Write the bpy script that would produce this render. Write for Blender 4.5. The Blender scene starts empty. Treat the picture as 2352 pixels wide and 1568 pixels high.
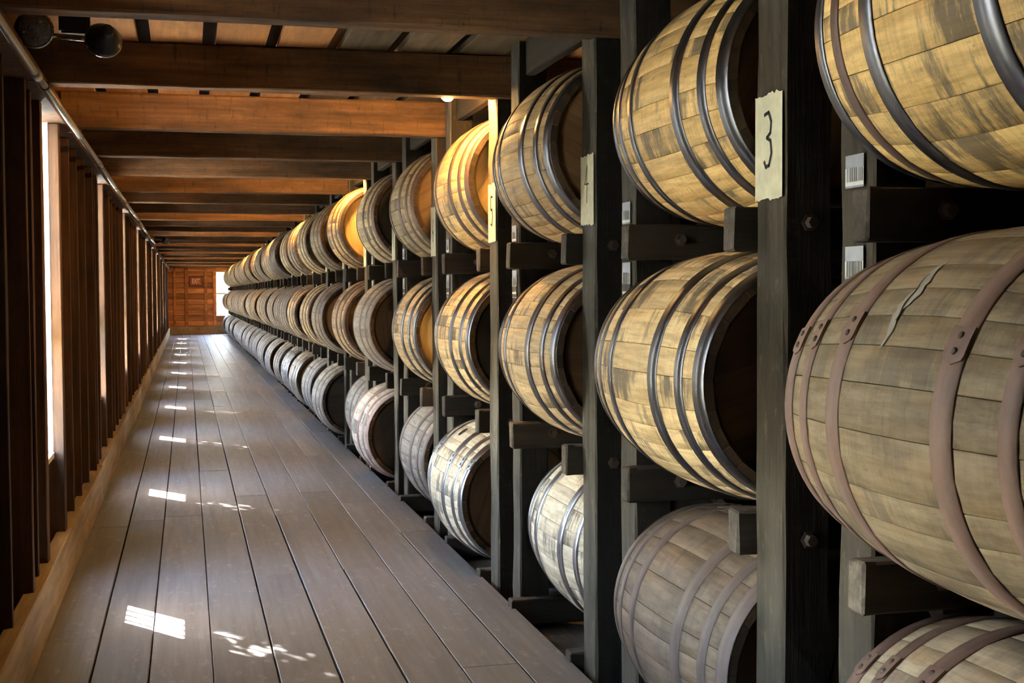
import bpy, bmesh, math, random
from mathutils import Vector, Matrix

C = bpy.context.scene.collection
PI = math.pi
rnd = random.Random(11)

# ------------------------------------------------------------------ camera
H = 1.2745
YAW, PITCH, ROLL, FPX = 0.243965, 0.037569, -0.004961, 2999.0
fw = Vector((math.sin(YAW) * math.cos(PITCH), math.cos(YAW) * math.cos(PITCH), -math.sin(PITCH)))
r0 = Vector((math.cos(YAW), -math.sin(YAW), 0.0))
u0 = r0.cross(fw)
rt = r0 * math.cos(ROLL) + u0 * math.sin(ROLL)
up = -r0 * math.sin(ROLL) + u0 * math.cos(ROLL)
cd = bpy.data.cameras.new('camera')
cam = bpy.data.objects.new('camera', cd)
C.objects.link(cam)
cam.matrix_world = Matrix(((rt.x, up.x, -fw.x, 0), (rt.y, up.y, -fw.y, 0), (rt.z, up.z, -fw.z, H), (0, 0, 0, 1)))
cd.sensor_width = 36.0
cd.lens = FPX * 36.0 / 2352.0
cd.clip_start, cd.clip_end = 0.05, 500
bpy.context.scene.camera = cam

# ------------------------------------------------------------------ world, sun, exposure
EXPOSURE = 5.28
SKY = 0.50
SUN = 6.2
BULB = 44.0
w = bpy.data.worlds.new('world')
bpy.context.scene.world = w
w.use_nodes = True
wn = w.node_tree.nodes
sky = wn.new('ShaderNodeTexSky')
sky.sky_type = 'NISHITA'
sky.sun_disc = False
sky.sun_elevation = math.radians(45.5)
sky.sun_rotation = math.radians(-36)
wn['Background'].inputs['Strength'].default_value = SKY
w.node_tree.links.new(sky.outputs[0], wn['Background'].inputs['Color'])
sd = bpy.data.lights.new('sun', 'SUN')
sd.energy = SUN
sd.angle = math.radians(0.53)
sd.color = (1.0, 0.97, 0.92)
so = bpy.data.objects.new('sun', sd)
C.objects.link(so)
so.location = (-8, 14, 12)
so.rotation_euler = Vector((0.41, -0.568, -0.713)).to_track_quat('-Z', 'Y').to_euler()
sc = bpy.context.scene
sc.view_settings.view_transform = 'Standard'
sc.view_settings.look = 'None'
sc.view_settings.gamma = 1.0
sc.view_settings.use_curve_mapping = False
sc.view_settings.exposure = EXPOSURE
sc.cycles.max_bounces = 10
sc.cycles.diffuse_bounces = 6
sc.cycles.transparent_max_bounces = 12
sc.cycles.caustics_reflective = False
sc.cycles.caustics_refractive = False
sc.cycles.sample_clamp_indirect = 4.0

# ------------------------------------------------------------------ layout of the building (metres)
XR = 1.3126            # front plane of the rack posts
L = 1.408              # one bay
Y0 = 2.8714            # far edge of the near post of bay 0
WA, GAP, WB = 0.152, 0.262, 0.136
NB = 28                # bays 0..27, plus bay -1 beside the camera
YEND = 42.6
YBACK = -2.6
XFLOOR = 1.278
XL = -0.519            # inner face of the kick board
XSTUD = -0.540
XSIDE = -0.640
ZB = 2.113             # underside of the beams
ZDECK = 2.29
ZRACK = -0.10
RT = {'top': 1.474, 'middle': 0.750, 'bottom': 0.030}   # rail tops
RAILH = 0.104
LB, RBIL, RHEAD = 0.850, 0.330, 0.287
WIN0, WSTEP = 5.94, 3.30
def a_far(n): return Y0 + L * n
def a_near(n): return a_far(n) - WA
def b_far(n): return a_far(n + 1) - WA - GAP + 0.003
def b_near(n): return b_far(n) - WB
def ymid(n): return 0.5 * (a_far(n) + b_near(n))

# ------------------------------------------------------------------ materials
def mat(name):
    m = bpy.data.materials.new(name)
    m.use_nodes = True
    return m, m.node_tree.nodes, m.node_tree.links, m.node_tree.nodes['Principled BSDF']

def node(ns, kind, **kw):
    n = ns.new(kind)
    for k, v in kw.items():
        setattr(n, k, v)
    return n

def ramp(ns, stops):
    n = ns.new('ShaderNodeValToRGB')
    e = n.color_ramp.elements
    while len(e) < len(stops):
        e.new(0.5)
    for i, (p, c) in enumerate(stops):
        e[i].position = p
        e[i].color = (c[0], c[1], c[2], 1) if not isinstance(c, (int, float)) else (c, c, c, 1)
    return n

def rand_coords(ns, ln):
    """object coordinates shifted by a random amount per object, so alike pieces differ in grain"""
    tc = ns.new('ShaderNodeTexCoord')
    oi = ns.new('ShaderNodeObjectInfo')
    vm = node(ns, 'ShaderNodeVectorMath', operation='MULTIPLY_ADD')
    ln.new(oi.outputs['Random'], vm.inputs[0])
    vm.inputs[1].default_value = (37.0, 19.0, 53.0)
    ln.new(tc.outputs['Object'], vm.inputs[2])
    return vm.outputs[0], oi

def mapped(ns, ln, vec, scale):
    m = ns.new('ShaderNodeMapping')
    m.inputs['Scale'].default_value = scale
    ln.new(vec, m.inputs['Vector'])
    return m.outputs[0]

def noise(ns, ln, vec, scale=1.0, detail=4.0, rough=0.6):
    n = ns.new('ShaderNodeTexNoise')
    n.inputs['Scale'].default_value = scale
    n.inputs['Detail'].default_value = detail
    n.inputs['Roughness'].default_value = rough
    ln.new(vec, n.inputs['Vector'])
    return n.outputs['Fac']

def mix(ns, ln, fac, a, b, blend='MIX'):
    m = node(ns, 'ShaderNodeMix', data_type='RGBA', blend_type=blend)
    for sock, v in ((m.inputs[0], fac), (m.inputs[6], a), (m.inputs[7], b)):
        if hasattr(v, 'is_output') or hasattr(v, 'node'):
            ln.new(v, sock)
        elif isinstance(v, (int, float)):
            sock.default_value = v
        else:
            sock.default_value = (v[0], v[1], v[2], 1)
    return m.outputs[2]

AX = {'X': (0.6, 14, 14), 'Y': (14, 0.6, 14), 'Z': (14, 14, 0.6)}
def timber(name, axis, light, dark, blotch, rough=0.75, blotch_amt=0.6, val=0.35, bump=0.25, spec=0.3, blotch_scale=2.2, speck=None, speck_amt=0.8, speck_map=(26, 26, 26), tinted=False):
    m, ns, ln, b = mat(name)
    vec, oi = rand_coords(ns, ln)
    g = noise(ns, ln, mapped(ns, ln, vec, AX[axis]), 2.0, 7, 0.65)
    r = ramp(ns, [(0.30, dark), (0.68, light)])
    ln.new(g, r.inputs[0])
    s = tuple(blotch_scale * (0.35 if k == axis else 1.3) for k in 'XYZ')
    bl = noise(ns, ln, mapped(ns, ln, vec, s), 1.0, 6, 0.7)
    br = ramp(ns, [(0.42, 0.0), (0.66, blotch_amt)])
    ln.new(bl, br.inputs[0])
    col = mix(ns, ln, br.outputs[0], r.outputs[0], blotch)
    if speck:
        sp = noise(ns, ln, mapped(ns, ln, vec, speck_map), 1.0, 5, 0.75)
        sr = ramp(ns, [(0.56, 0.0), (0.72, speck_amt)])
        ln.new(sp, sr.inputs[0])
        col = mix(ns, ln, sr.outputs[0], col, speck)
    hv = ns.new('ShaderNodeHueSaturation')
    mr = ns.new('ShaderNodeMapRange')
    mr.inputs['To Min'].default_value = 1 - val
    mr.inputs['To Max'].default_value = 1 + val
    ln.new(oi.outputs['Random'], mr.inputs['Value'])
    ln.new(mr.outputs[0], hv.inputs['Value'])
    ln.new(col, hv.inputs['Color'])
    fin = mix(ns, ln, 1.0, hv.outputs[0], oi.outputs['Color'], 'MULTIPLY') if tinted else hv.outputs[0]
    ln.new(fin, b.inputs['Base Color'])
    b.inputs['Roughness'].default_value = rough
    b.inputs['Specular IOR Level'].default_value = spec
    bp = ns.new('ShaderNodeBump')
    bp.inputs['Strength'].default_value = bump
    bp.inputs['Distance'].default_value = 0.01
    ln.new(g, bp.inputs['Height'])
    ln.new(bp.outputs[0], b.inputs['Normal'])
    return m

def oak(name, weathered):
    """barrel oak: grain along the stave, saw marks across it, smears of black; tinted by the object's own colour"""
    m, ns, ln, b = mat(name)
    vec, oi = rand_coords(ns, ln)
    geo = ns.new('ShaderNodeNewGeometry')
    rs = node(ns, 'ShaderNodeMath', operation='ADD')
    ln.new(oi.outputs['Random'], rs.inputs[0])
    ln.new(geo.outputs['Random Per Island'], rs.inputs[1])
    fr = node(ns, 'ShaderNodeMath', operation='FRACT')
    ln.new(rs.outputs[0], fr.inputs[0])
    tint = oi.outputs['Color']
    grain = noise(ns, ln, mapped(ns, ln, vec, (60, 5, 60)), 1.0, 6, 0.65)
    gr = ramp(ns, [(0.32, (0.66, 0.60, 0.52)), (0.62, (1.06, 1.05, 1.04))])
    ln.new(grain, gr.inputs[0])
    col = mix(ns, ln, 1.0, tint, gr.outputs[0], 'MULTIPLY')
    saw = noise(ns, ln, mapped(ns, ln, vec, (7, 150, 7)), 1.0, 3, 0.6)
    sr = ramp(ns, [(0.36, (0.80, 0.76, 0.70)), (0.60, (1.03, 1.03, 1.03))])
    ln.new(saw, sr.inputs[0])
    col = mix(ns, ln, 0.35 if weathered else 0.6, col, sr.outputs[0], 'MULTIPLY')
    if weathered:
        blo = noise(ns, ln, mapped(ns, ln, vec, (9, 5, 9)), 1.0, 6, 0.7)
        wr = ramp(ns, [(0.34, (0.62, 0.62, 0.64)), (0.52, (1, 1, 1)), (0.70, (1.12, 0.98, 0.80))])
        ln.new(blo, wr.inputs[0])
        col = mix(ns, ln, 0.9, col, wr.outputs[0], 'MULTIPLY')
    st = noise(ns, ln, mapped(ns, ln, vec, (4.2, 20, 4.2)), 1.0, 7, 0.72)
    st2 = noise(ns, ln, mapped(ns, ln, vec, (3.0, 3.6, 3.0)), 1.0, 2, 0.5)
    mm = node(ns, 'ShaderNodeMath', operation='MULTIPLY')
    ln.new(st, mm.inputs[0])
    ln.new(st2, mm.inputs[1])
    str_ = ramp(ns, [(0.275 if weathered else 0.268, 0.0), (0.335, 0.45 if weathered else 0.78)])
    ln.new(mm.outputs[0], str_.inputs[0])
    col = mix(ns, ln, str_.outputs[0], col, (0.085, 0.075, 0.06))
    fine = noise(ns, ln, mapped(ns, ln, vec, (45, 30, 45)), 1.0, 4, 0.7)
    fr2 = ramp(ns, [(0.60, 0.0), (0.76, 0.6)])
    ln.new(fine, fr2.inputs[0])
    col = mix(ns, ln, fr2.outputs[0], col, (0.13, 0.09, 0.055))
    hv = ns.new('ShaderNodeHueSaturation')
    mr = ns.new('ShaderNodeMapRange')
    mr.inputs['To Min'].default_value = 0.88 if weathered else 0.84
    mr.inputs['To Max'].default_value = 1.07 if weathered else 1.10
    ln.new(fr.outputs[0], mr.inputs['Value'])
    ln.new(mr.outputs[0], hv.inputs['Value'])
    ln.new(col, hv.inputs['Color'])
    ln.new(hv.outputs[0], b.inputs['Base Color'])
    b.inputs['Roughness'].default_value = 0.62
    b.inputs['Specular IOR Level'].default_value = 0.3
    bp = ns.new('ShaderNodeBump')
    bp.inputs['Strength'].default_value = 0.12
    bp.inputs['Distance'].default_value = 0.004
    ln.new(saw, bp.inputs['Height'])
    ln.new(bp.outputs[0], b.inputs['Normal'])
    return m

def metal(name, base, metallic, rough, patch=None, patch_amt=0.0, rvar=0.12):
    m, ns, ln, b = mat(name)
    vec, oi = rand_coords(ns, ln)
    n1 = noise(ns, ln, mapped(ns, ln, vec, (7, 25, 7)), 1.0, 5, 0.65)
    r = ramp(ns, [(0.3, tuple(0.72 * c for c in base)), (0.7, tuple(1.15 * c for c in base))])
    ln.new(n1, r.inputs[0])
    col = r.outputs[0]
    if patch:
        n2 = noise(ns, ln, mapped(ns, ln, vec, (6, 9, 6)), 1.0, 6, 0.7)
        pr = ramp(ns, [(0.48, 0.0), (0.62, patch_amt)])
        ln.new(n2, pr.inputs[0])
        col = mix(ns, ln, pr.outputs[0], col, patch)
    ln.new(col, b.inputs['Base Color'])
    b.inputs['Metallic'].default_value = metallic
    rr = ns.new('ShaderNodeMapRange')
    rr.inputs['To Min'].default_value = rough - rvar
    rr.inputs['To Max'].default_value = rough + rvar
    ln.new(n1, rr.inputs['Value'])
    ln.new(rr.outputs[0], b.inputs['Roughness'])
    return m

def plain(name, col, rough=0.6, metallic=0.0):
    m, ns, ln, b = mat(name)
    vec, oi = rand_coords(ns, ln)
    n1 = noise(ns, ln, mapped(ns, ln, vec, (30, 30, 30)), 1.0, 4, 0.6)
    r = ramp(ns, [(0.3, tuple(0.85 * c for c in col)), (0.7, tuple(min(1, 1.08 * c) for c in col))])
    ln.new(n1, r.inputs[0])
    ln.new(r.outputs[0], b.inputs['Base Color'])
    b.inputs['Roughness'].default_value = rough
    b.inputs['Metallic'].default_value = metallic
    return m

def emit(name, col, strength):
    m, ns, ln, b = mat(name)
    b.inputs['Base Color'].default_value = (0.9, 0.85, 0.7, 1)
    b.inputs['Emission Color'].default_value = (*col, 1)
    b.inputs['Emission Strength'].default_value = strength
    return m

M = {}
M['post'] = timber('weathered_post_timber', 'Z', (0.215, 0.195, 0.155), (0.105, 0.093, 0.070), (0.040, 0.033, 0.024), blotch_amt=0.75, speck=(0.34, 0.31, 0.25), bump=0.55, blotch_scale=4.5, tinted=True, speck_map=(34, 34, 12))
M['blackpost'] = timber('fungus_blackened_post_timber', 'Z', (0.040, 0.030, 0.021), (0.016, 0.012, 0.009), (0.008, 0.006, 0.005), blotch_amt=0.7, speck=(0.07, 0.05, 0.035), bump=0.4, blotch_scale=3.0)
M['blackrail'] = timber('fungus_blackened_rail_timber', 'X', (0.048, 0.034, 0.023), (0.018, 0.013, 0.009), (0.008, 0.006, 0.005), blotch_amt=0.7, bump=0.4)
M['rail'] = timber('weathered_rail_timber', 'X', (0.16, 0.125, 0.09), (0.055, 0.042, 0.030), (0.028, 0.022, 0.017), blotch_amt=0.7, speck=(0.22, 0.19, 0.14), bump=0.4)
M['beam'] = timber('brown_beam_timber', 'X', (0.31, 0.158, 0.066), (0.11, 0.052, 0.022), (0.038, 0.026, 0.016), blotch_amt=0.85, val=0.25, bump=0.4, speck=(0.04, 0.028, 0.018), speck_amt=0.9, speck_map=(42, 26, 9), blotch_scale=3.4)
M['header'] = timber('mouldy_header_timber', 'Y', (0.10, 0.070, 0.038), (0.045, 0.031, 0.018), (0.02, 0.015, 0.010), blotch_amt=0.7)
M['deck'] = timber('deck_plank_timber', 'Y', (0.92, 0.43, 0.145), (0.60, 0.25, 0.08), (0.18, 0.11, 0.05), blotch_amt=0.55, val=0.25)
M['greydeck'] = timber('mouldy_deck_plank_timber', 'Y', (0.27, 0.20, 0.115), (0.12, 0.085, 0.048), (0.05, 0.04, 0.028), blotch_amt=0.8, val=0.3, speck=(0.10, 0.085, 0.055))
M['stud'] = timber('red_brown_stud_timber', 'Z', (0.125, 0.055, 0.021), (0.045, 0.020, 0.008), (0.014, 0.008, 0.005), blotch_amt=0.75, val=0.3, blotch_scale=3.0)
M['siding'] = timber('red_brown_siding_timber', 'Y', (0.13, 0.055, 0.020), (0.055, 0.024, 0.010), (0.02, 0.012, 0.007), blotch_amt=0.5, val=0.3)
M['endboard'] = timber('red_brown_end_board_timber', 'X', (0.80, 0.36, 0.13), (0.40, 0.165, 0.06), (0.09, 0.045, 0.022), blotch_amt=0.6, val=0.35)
M['kick'] = timber('kick_board_timber', 'Y', (0.52, 0.38, 0.22), (0.25, 0.175, 0.10), (0.10, 0.07, 0.045), blotch_amt=0.55, val=0.15)
M['floor'] = timber('worn_floor_board_timber', 'Y', (0.232, 0.226, 0.224), (0.142, 0.137, 0.134), (0.170, 0.142, 0.115), rough=0.48, blotch_amt=0.45, val=0.17, bump=0.10, spec=0.36, blotch_scale=1.2, speck=(0.40, 0.385, 0.37), speck_amt=0.55, speck_map=(24, 9, 20))
M['rackfloor'] = timber('rack_floor_timber', 'Y', (0.16, 0.14, 0.12), (0.07, 0.06, 0.05), (0.03, 0.026, 0.02))
M['dark'] = timber('dark_back_timber', 'Y', (0.06, 0.042, 0.028), (0.025, 0.018, 0.012), (0.012, 0.010, 0.008))
M['cream'] = plain('cream_window_paint', (0.78, 0.72, 0.56), 0.5)
M['oak'] = oak('new_oak', False)
M['oldoak'] = oak('weathered_oak', True)
M['head'] = timber('barrel_head_oak', 'Z', (0.36, 0.205, 0.085), (0.20, 0.105, 0.042), (0.08, 0.045, 0.022), rough=0.5, blotch_amt=0.5, val=0.12, bump=0.1)
M['headbrown'] = timber('dark_brown_barrel_head_oak', 'Z', (0.15, 0.080, 0.036), (0.075, 0.040, 0.019), (0.04, 0.022, 0.012), rough=0.5, blotch_amt=0.5, val=0.12, bump=0.1)
M['chime'] = timber('charred_chime_oak', 'Y', (0.125, 0.078, 0.042), (0.055, 0.036, 0.022), (0.02, 0.014, 0.010), blotch_amt=0.6)
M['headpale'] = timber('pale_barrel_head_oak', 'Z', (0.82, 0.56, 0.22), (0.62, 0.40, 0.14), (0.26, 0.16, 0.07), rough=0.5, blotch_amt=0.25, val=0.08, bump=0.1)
M['headdark'] = timber('black_barrel_head_oak', 'Z', (0.075, 0.048, 0.028), (0.03, 0.022, 0.014), (0.014, 0.011, 0.009), rough=0.6, blotch_amt=0.6, val=0.12, bump=0.1)
M['steel'] = metal('steel_hoop', (0.165, 0.163, 0.175), 1.0, 0.36, (0.08, 0.05, 0.04), 0.5)
M['bright'] = metal('bright_steel_hoop', (0.36, 0.375, 0.41), 1.0, 0.32, (0.22, 0.18, 0.17), 0.35)
M['brownhoop'] = metal('brown_hoop', (0.175, 0.105, 0.078), 0.35, 0.55, (0.10, 0.055, 0.035), 0.5)
M['rusthoop'] = metal('rust_brown_hoop', (0.265, 0.170, 0.130), 0.10, 0.62, (0.19, 0.095, 0.058), 0.5)
M['greyhoop'] = metal('grey_hoop', (0.225, 0.18, 0.16), 0.3, 0.58, (0.17, 0.10, 0.08), 0.5)
M['dullhoop'] = metal('dull_brown_hoop', (0.165, 0.118, 0.095), 0.2, 0.6, (0.11, 0.065, 0.048), 0.5)
M['redhoop'] = metal('red_brown_hoop', (0.40, 0.20, 0.15), 0.15, 0.6, (0.5, 0.42, 0.38), 0.6)
M['rust'] = plain('dark_rusty_iron', (0.10, 0.07, 0.052), 0.6, 0.4)
M['pipe'] = metal('galvanized_conduit', (0.42, 0.39, 0.33), 0.7, 0.42, (0.2, 0.15, 0.1), 0.4)
M['black'] = plain('black_enamel', (0.02, 0.02, 0.022), 0.35)
M['chrome'] = metal('lamp_rim_metal', (0.5, 0.5, 0.5), 1.0, 0.25)
M['paint'] = plain('white_post_paint', (0.80, 0.74, 0.50), 0.7)
M['ink'] = plain('black_marker', (0.035, 0.032, 0.028), 0.7)
M['paper'] = plain('label_paper', (0.75, 0.74, 0.68), 0.45)
M['tape'] = plain('grey_label_tape', (0.26, 0.26, 0.27), 0.3)
M['red'] = plain('exit_sign_red', (0.42, 0.045, 0.03), 0.4)
M['signwhite'] = plain('exit_sign_letter', (0.85, 0.70, 0.55), 0.5)
M['bulb'] = emit('lit_bulb', (1.0, 0.56, 0.17), BULB)
M['socket'] = plain('brown_lamp_socket', (0.12, 0.08, 0.05), 0.5)
M['sealant'] = plain('pale_sealant', (0.40, 0.36, 0.29), 0.8)
M['hole'] = plain('dark_bung', (0.03, 0.022, 0.015), 0.7)

m, ns, ln, b = mat('lamp_lens_glass')
b.inputs['Base Color'].default_value = (0.10, 0.085, 0.07, 1)
b.inputs['Roughness'].default_value = 0.08
b.inputs['Specular IOR Level'].default_value = 0.9
vec, oi = rand_coords(ns, ln)
vo = ns.new('ShaderNodeTexVoronoi')
vo.inputs['Scale'].default_value = 110
ln.new(vec, vo.inputs['Vector'])
bp = ns.new('ShaderNodeBump')
bp.inputs['Strength'].default_value = 0.8
bp.inputs['Distance'].default_value = 0.003
ln.new(vo.outputs['Distance'], bp.inputs['Height'])
ln.new(bp.outputs[0], b.inputs['Normal'])
M['lens'] = m

def pane_mat(name, grime_dapple):
    m, ns, ln, b = mat(name)
    out = ns['Material Output']
    tr = ns.new('ShaderNodeBsdfTransparent')
    gl = ns.new('ShaderNodeBsdfGlossy')
    gl.inputs['Roughness'].default_value = 0.03
    mx = ns.new('ShaderNodeMixShader')
    mx.inputs[0].default_value = 0.06
    ln.new(tr.outputs[0], mx.inputs[1])
    ln.new(gl.outputs[0], mx.inputs[2])
    last = mx
    if grime_dapple:
        vec, oi = rand_coords(ns, ln)
        n1 = noise(ns, ln, mapped(ns, ln, vec, (9, 12, 9)), 1.0, 3, 0.55)
        r = ramp(ns, [(0.35, 0.45), (0.47, 0.98)])  # clear spots put in so the pane throws sun dapples on the floor
        ln.new(n1, r.inputs[0])
        tl = ns.new('ShaderNodeBsdfTranslucent')
        tl.inputs['Color'].default_value = (0.55, 0.55, 0.53, 1)
        m2 = ns.new('ShaderNodeMixShader')
        ln.new(r.outputs[0], m2.inputs[0])
        ln.new(mx.outputs[0], m2.inputs[1])
        ln.new(tl.outputs[0], m2.inputs[2])
        last = m2
    ln.new(last.outputs[0], out.inputs['Surface'])
    return m
M['glass'] = pane_mat('clear_window_glass', False)
M['grime_dapple'] = pane_mat('grimy_dapple_glass', True)

m, ns, ln, b = mat('grass')
vec, oi = rand_coords(ns, ln)
r = ramp(ns, [(0.3, (0.09, 0.095, 0.035)), (0.7, (0.24, 0.215, 0.11))])
ln.new(noise(ns, ln, vec, 3.0, 6, 0.7), r.inputs[0])
ln.new(r.outputs[0], b.inputs['Base Color'])
b.inputs['Roughness'].default_value = 0.9
M['grass'] = m

# ------------------------------------------------------------------ mesh helpers
MESH = {}
def to_mesh(bm, name, mats, smooth=False):
    me = bpy.data.meshes.new(name)
    bm.normal_update()
    bm.to_mesh(me)
    bm.free()
    for q in (mats if isinstance(mats, (list, tuple)) else [mats]):
        me.materials.append(M[q])
    if smooth:
        for p in me.polygons:
            p.use_smooth = True
    return me

def put(name, me, parent=None, loc=(0, 0, 0), rot=None, **props):
    o = bpy.data.objects.new(name, me)
    C.objects.link(o)
    o.location = loc
    if rot is not None:
        o.rotation_euler = rot
    if parent is not None:
        o.parent = parent
    for k, v in props.items():
        o[k] = v
    return o

def empty(name, loc, rot=None, **props):
    o = put(name, None, None, loc, rot, **props)
    o.empty_display_size = 0.1
    return o

def add_box(bm, c, s, mi=0, rot=None):
    g = bmesh.ops.create_cube(bm, size=1.0)
    mtx = Matrix.Translation(c) @ (rot.to_matrix().to_4x4() if rot is not None else Matrix()) @ Matrix.Diagonal((*s, 1))
    bmesh.ops.transform(bm, matrix=mtx, verts=g['verts'])
    if mi:
        for f in {f for v in g['verts'] for f in v.link_faces}:
            f.material_index = mi
    return g['verts']

def box_me(name, s, material, bev=0.004, rough=0.0, axis=None, segs=1):
    """a sawn timber: chamfered edges, optionally cut in segments and a little uneven"""
    key = (name, tuple(round(q, 4) for q in s), material, bev, rough, segs, rnd.randrange(3) if rough else 0)
    if key in MESH:
        return MESH[key]
    bm = bmesh.new()
    add_box(bm, (0, 0, 0), s)
    if bev:
        bmesh.ops.bevel(bm, geom=bm.edges[:], offset=bev, segments=1, affect='EDGES')
    if segs > 1:
        ax = {'X': 0, 'Y': 1, 'Z': 2}[axis]
        for k in range(1, segs):
            co = [0, 0, 0]
            co[ax] = -s[ax] / 2 + s[ax] * k / segs
            no = [0, 0, 0]
            no[ax] = 1
            bmesh.ops.bisect_plane(bm, geom=bm.verts[:] + bm.edges[:] + bm.faces[:], plane_co=co, plane_no=no)
    if rough:
        for v in bm.verts:
            for k in range(3):
                v.co[k] += rnd.uniform(-rough, rough)
    mats = [material]
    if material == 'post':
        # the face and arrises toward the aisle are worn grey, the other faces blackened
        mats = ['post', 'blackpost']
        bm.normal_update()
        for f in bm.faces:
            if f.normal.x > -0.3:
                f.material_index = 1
    MESH[key] = to_mesh(bm, name, mats)
    return MESH[key]

def bx(name, lo, hi, material, parent=None, bev=0.004, rough=0.0, axis=None, segs=1, **props):
    s = tuple(hi[k] - lo[k] for k in range(3))
    c = tuple((hi[k] + lo[k]) / 2 for k in range(3))
    if parent is not None:
        c = tuple(c[k] - parent.location[k] for k in range(3))
    return put(name, box_me(name, s, material, bev, rough, axis, segs), parent, c, **props)

def lathe(bm, prof, seg=32, axis='Y', mi=0, close=False):
    """prof: (radius, along) pairs turned about an axis"""
    rings = []
    for r, t in prof:
        ring = []
        for k in range(seg):
            a = 2 * PI * k / seg
            p = {'Y': (r * math.cos(a), t, r * math.sin(a)), 'Z': (r * math.cos(a), r * math.sin(a), t), 'X': (t, r * math.cos(a), r * math.sin(a))}[axis]
            ring.append(bm.verts.new(p))
        rings.append(ring)
    n = len(rings)
    for i in range(n if close else n - 1):
        p, q = rings[i], rings[(i + 1) % n]
        for k in range(seg):
            f = bm.faces.new((p[k], p[(k + 1) % seg], q[(k + 1) % seg], q[k]))
            f.material_index = mi
    return rings

def cap(bm, ring, mi=0):
    f = bm.faces.new(ring)
    f.material_index = mi

def tube(bm, a, c, r, seg=12, mi=0):
    a, c = Vector(a), Vector(c)
    d = (c - a).normalized()
    x = d.orthogonal().normalized()
    y = d.cross(x)
    R = [[bm.verts.new(p + r * (x * math.cos(2 * PI * k / seg) + y * math.sin(2 * PI * k / seg))) for k in range(seg)] for p in (a, c)]
    for k in range(seg):
        f = bm.faces.new((R[0][k], R[0][(k + 1) % seg], R[1][(k + 1) % seg], R[1][k]))
        f.material_index = mi
    cap(bm, R[0][::-1], mi)
    cap(bm, R[1], mi)

# ------------------------------------------------------------------ the setting: floor
floor = empty('floor', (0, 0, 0), kind='structure')
edges = [XL - 0.1, -0.330, -0.139, 0.0697, 0.2796, 0.479, 0.686, 0.8915, 1.09, XFLOOR]
bf = random.Random(3)
for i in range(len(edges) - 1):
    y = YBACK - bf.uniform(0, 1.5)
    while y < YEND:
        ln_ = bf.choice((2.4, 2.8, 3.2, 3.6, 4.0))
        y2 = min(y + ln_, YEND)
        g = bf.choice((0.002, 0.003, 0.0055))
        dz = bf.uniform(-0.0025, 0.0)
        bx('floor_board', (edges[i] + g, y + 0.002, -0.04 + dz), (edges[i + 1] - g * 0.5, y2 - 0.002, dz), 'floor', floor, bev=0.0025)
        y = y2
bx('floor_underlay', (XL - 0.2, YBACK, -0.10), (XFLOOR - 0.03, YEND, -0.045), 'dark', floor, bev=0)
bx('rack_floor', (XFLOOR - 0.03, YBACK, -0.16), (4.2, YEND, ZRACK), 'rackfloor', floor, bev=0)

# ------------------------------------------------------------------ ceiling: beams, planks, headers
ceil = empty('ceiling', (0, 0, ZDECK), kind='structure')
YBEAM = 4.067
for n in range(-4, 28):
    y = YBEAM + n * L
    bx('beam', (-0.60, y, ZB + bf.uniform(-.006, .006)), (3.9, y + 0.106, ZDECK - 0.002), 'beam', ceil, bev=0.006, rough=0.003, axis='X', segs=14)
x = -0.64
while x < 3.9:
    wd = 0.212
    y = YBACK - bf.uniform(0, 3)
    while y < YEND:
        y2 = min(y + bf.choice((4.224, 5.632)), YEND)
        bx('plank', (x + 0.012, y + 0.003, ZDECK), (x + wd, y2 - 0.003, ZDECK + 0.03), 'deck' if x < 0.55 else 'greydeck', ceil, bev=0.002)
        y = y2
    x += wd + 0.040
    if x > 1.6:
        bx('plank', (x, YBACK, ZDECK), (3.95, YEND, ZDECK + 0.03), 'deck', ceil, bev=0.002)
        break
bx('upper_floor', (-0.8, YBACK - 0.2, ZDECK + 0.15), (4.3, YEND + 0.2, ZDECK + 0.2), 'dark', ceil, bev=0)
for n in range(-1, NB):
    bx('header_board', (XR + 0.03, a_far(n) - 0.05, 2.150), (XR + 0.07, b_far(n) - 0.01, ZDECK - 0.004), 'header', ceil, bev=0.004, rough=0.002, axis='Y', segs=4)

# ------------------------------------------------------------------ left wall: siding, studs, plate, kick board
wall = empty('wall_left', (XSIDE, 0, 0), kind='structure')
wins = [WIN0 + WSTEP * k for k in range(-1, 11)]
WW = 0.32                      # clear width of a pane
ZS, ZT = 0.575, 2.035
cuts = [YBACK] + [q for wy in wins for q in (wy - WW / 2 - 0.03, wy + WW / 2 + 0.03)] + [YEND]
bm = bmesh.new()
for k in range(0, len(cuts), 2):
    z = -0.1
    while z < 2.45:
        add_box(bm, (XSIDE - 0.012 - 0.006 * (int(z * 10) % 2), (cuts[k] + cuts[k + 1]) / 2, z + 0.087), (0.022, cuts[k + 1] - cuts[k], 0.184))
        z += 0.176
for wy in wins:
    for lo, hi in ((-0.1, ZS - 0.03), (ZT + 0.03, 2.5)):
        add_box(bm, (XSIDE - 0.014, wy, (lo + hi) / 2), (0.022, WW + 0.06, hi - lo))
o = put('siding', to_mesh(bm, 'siding', 'siding'), wall, (-XSIDE, 0, 0), kind='stuff')
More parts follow.
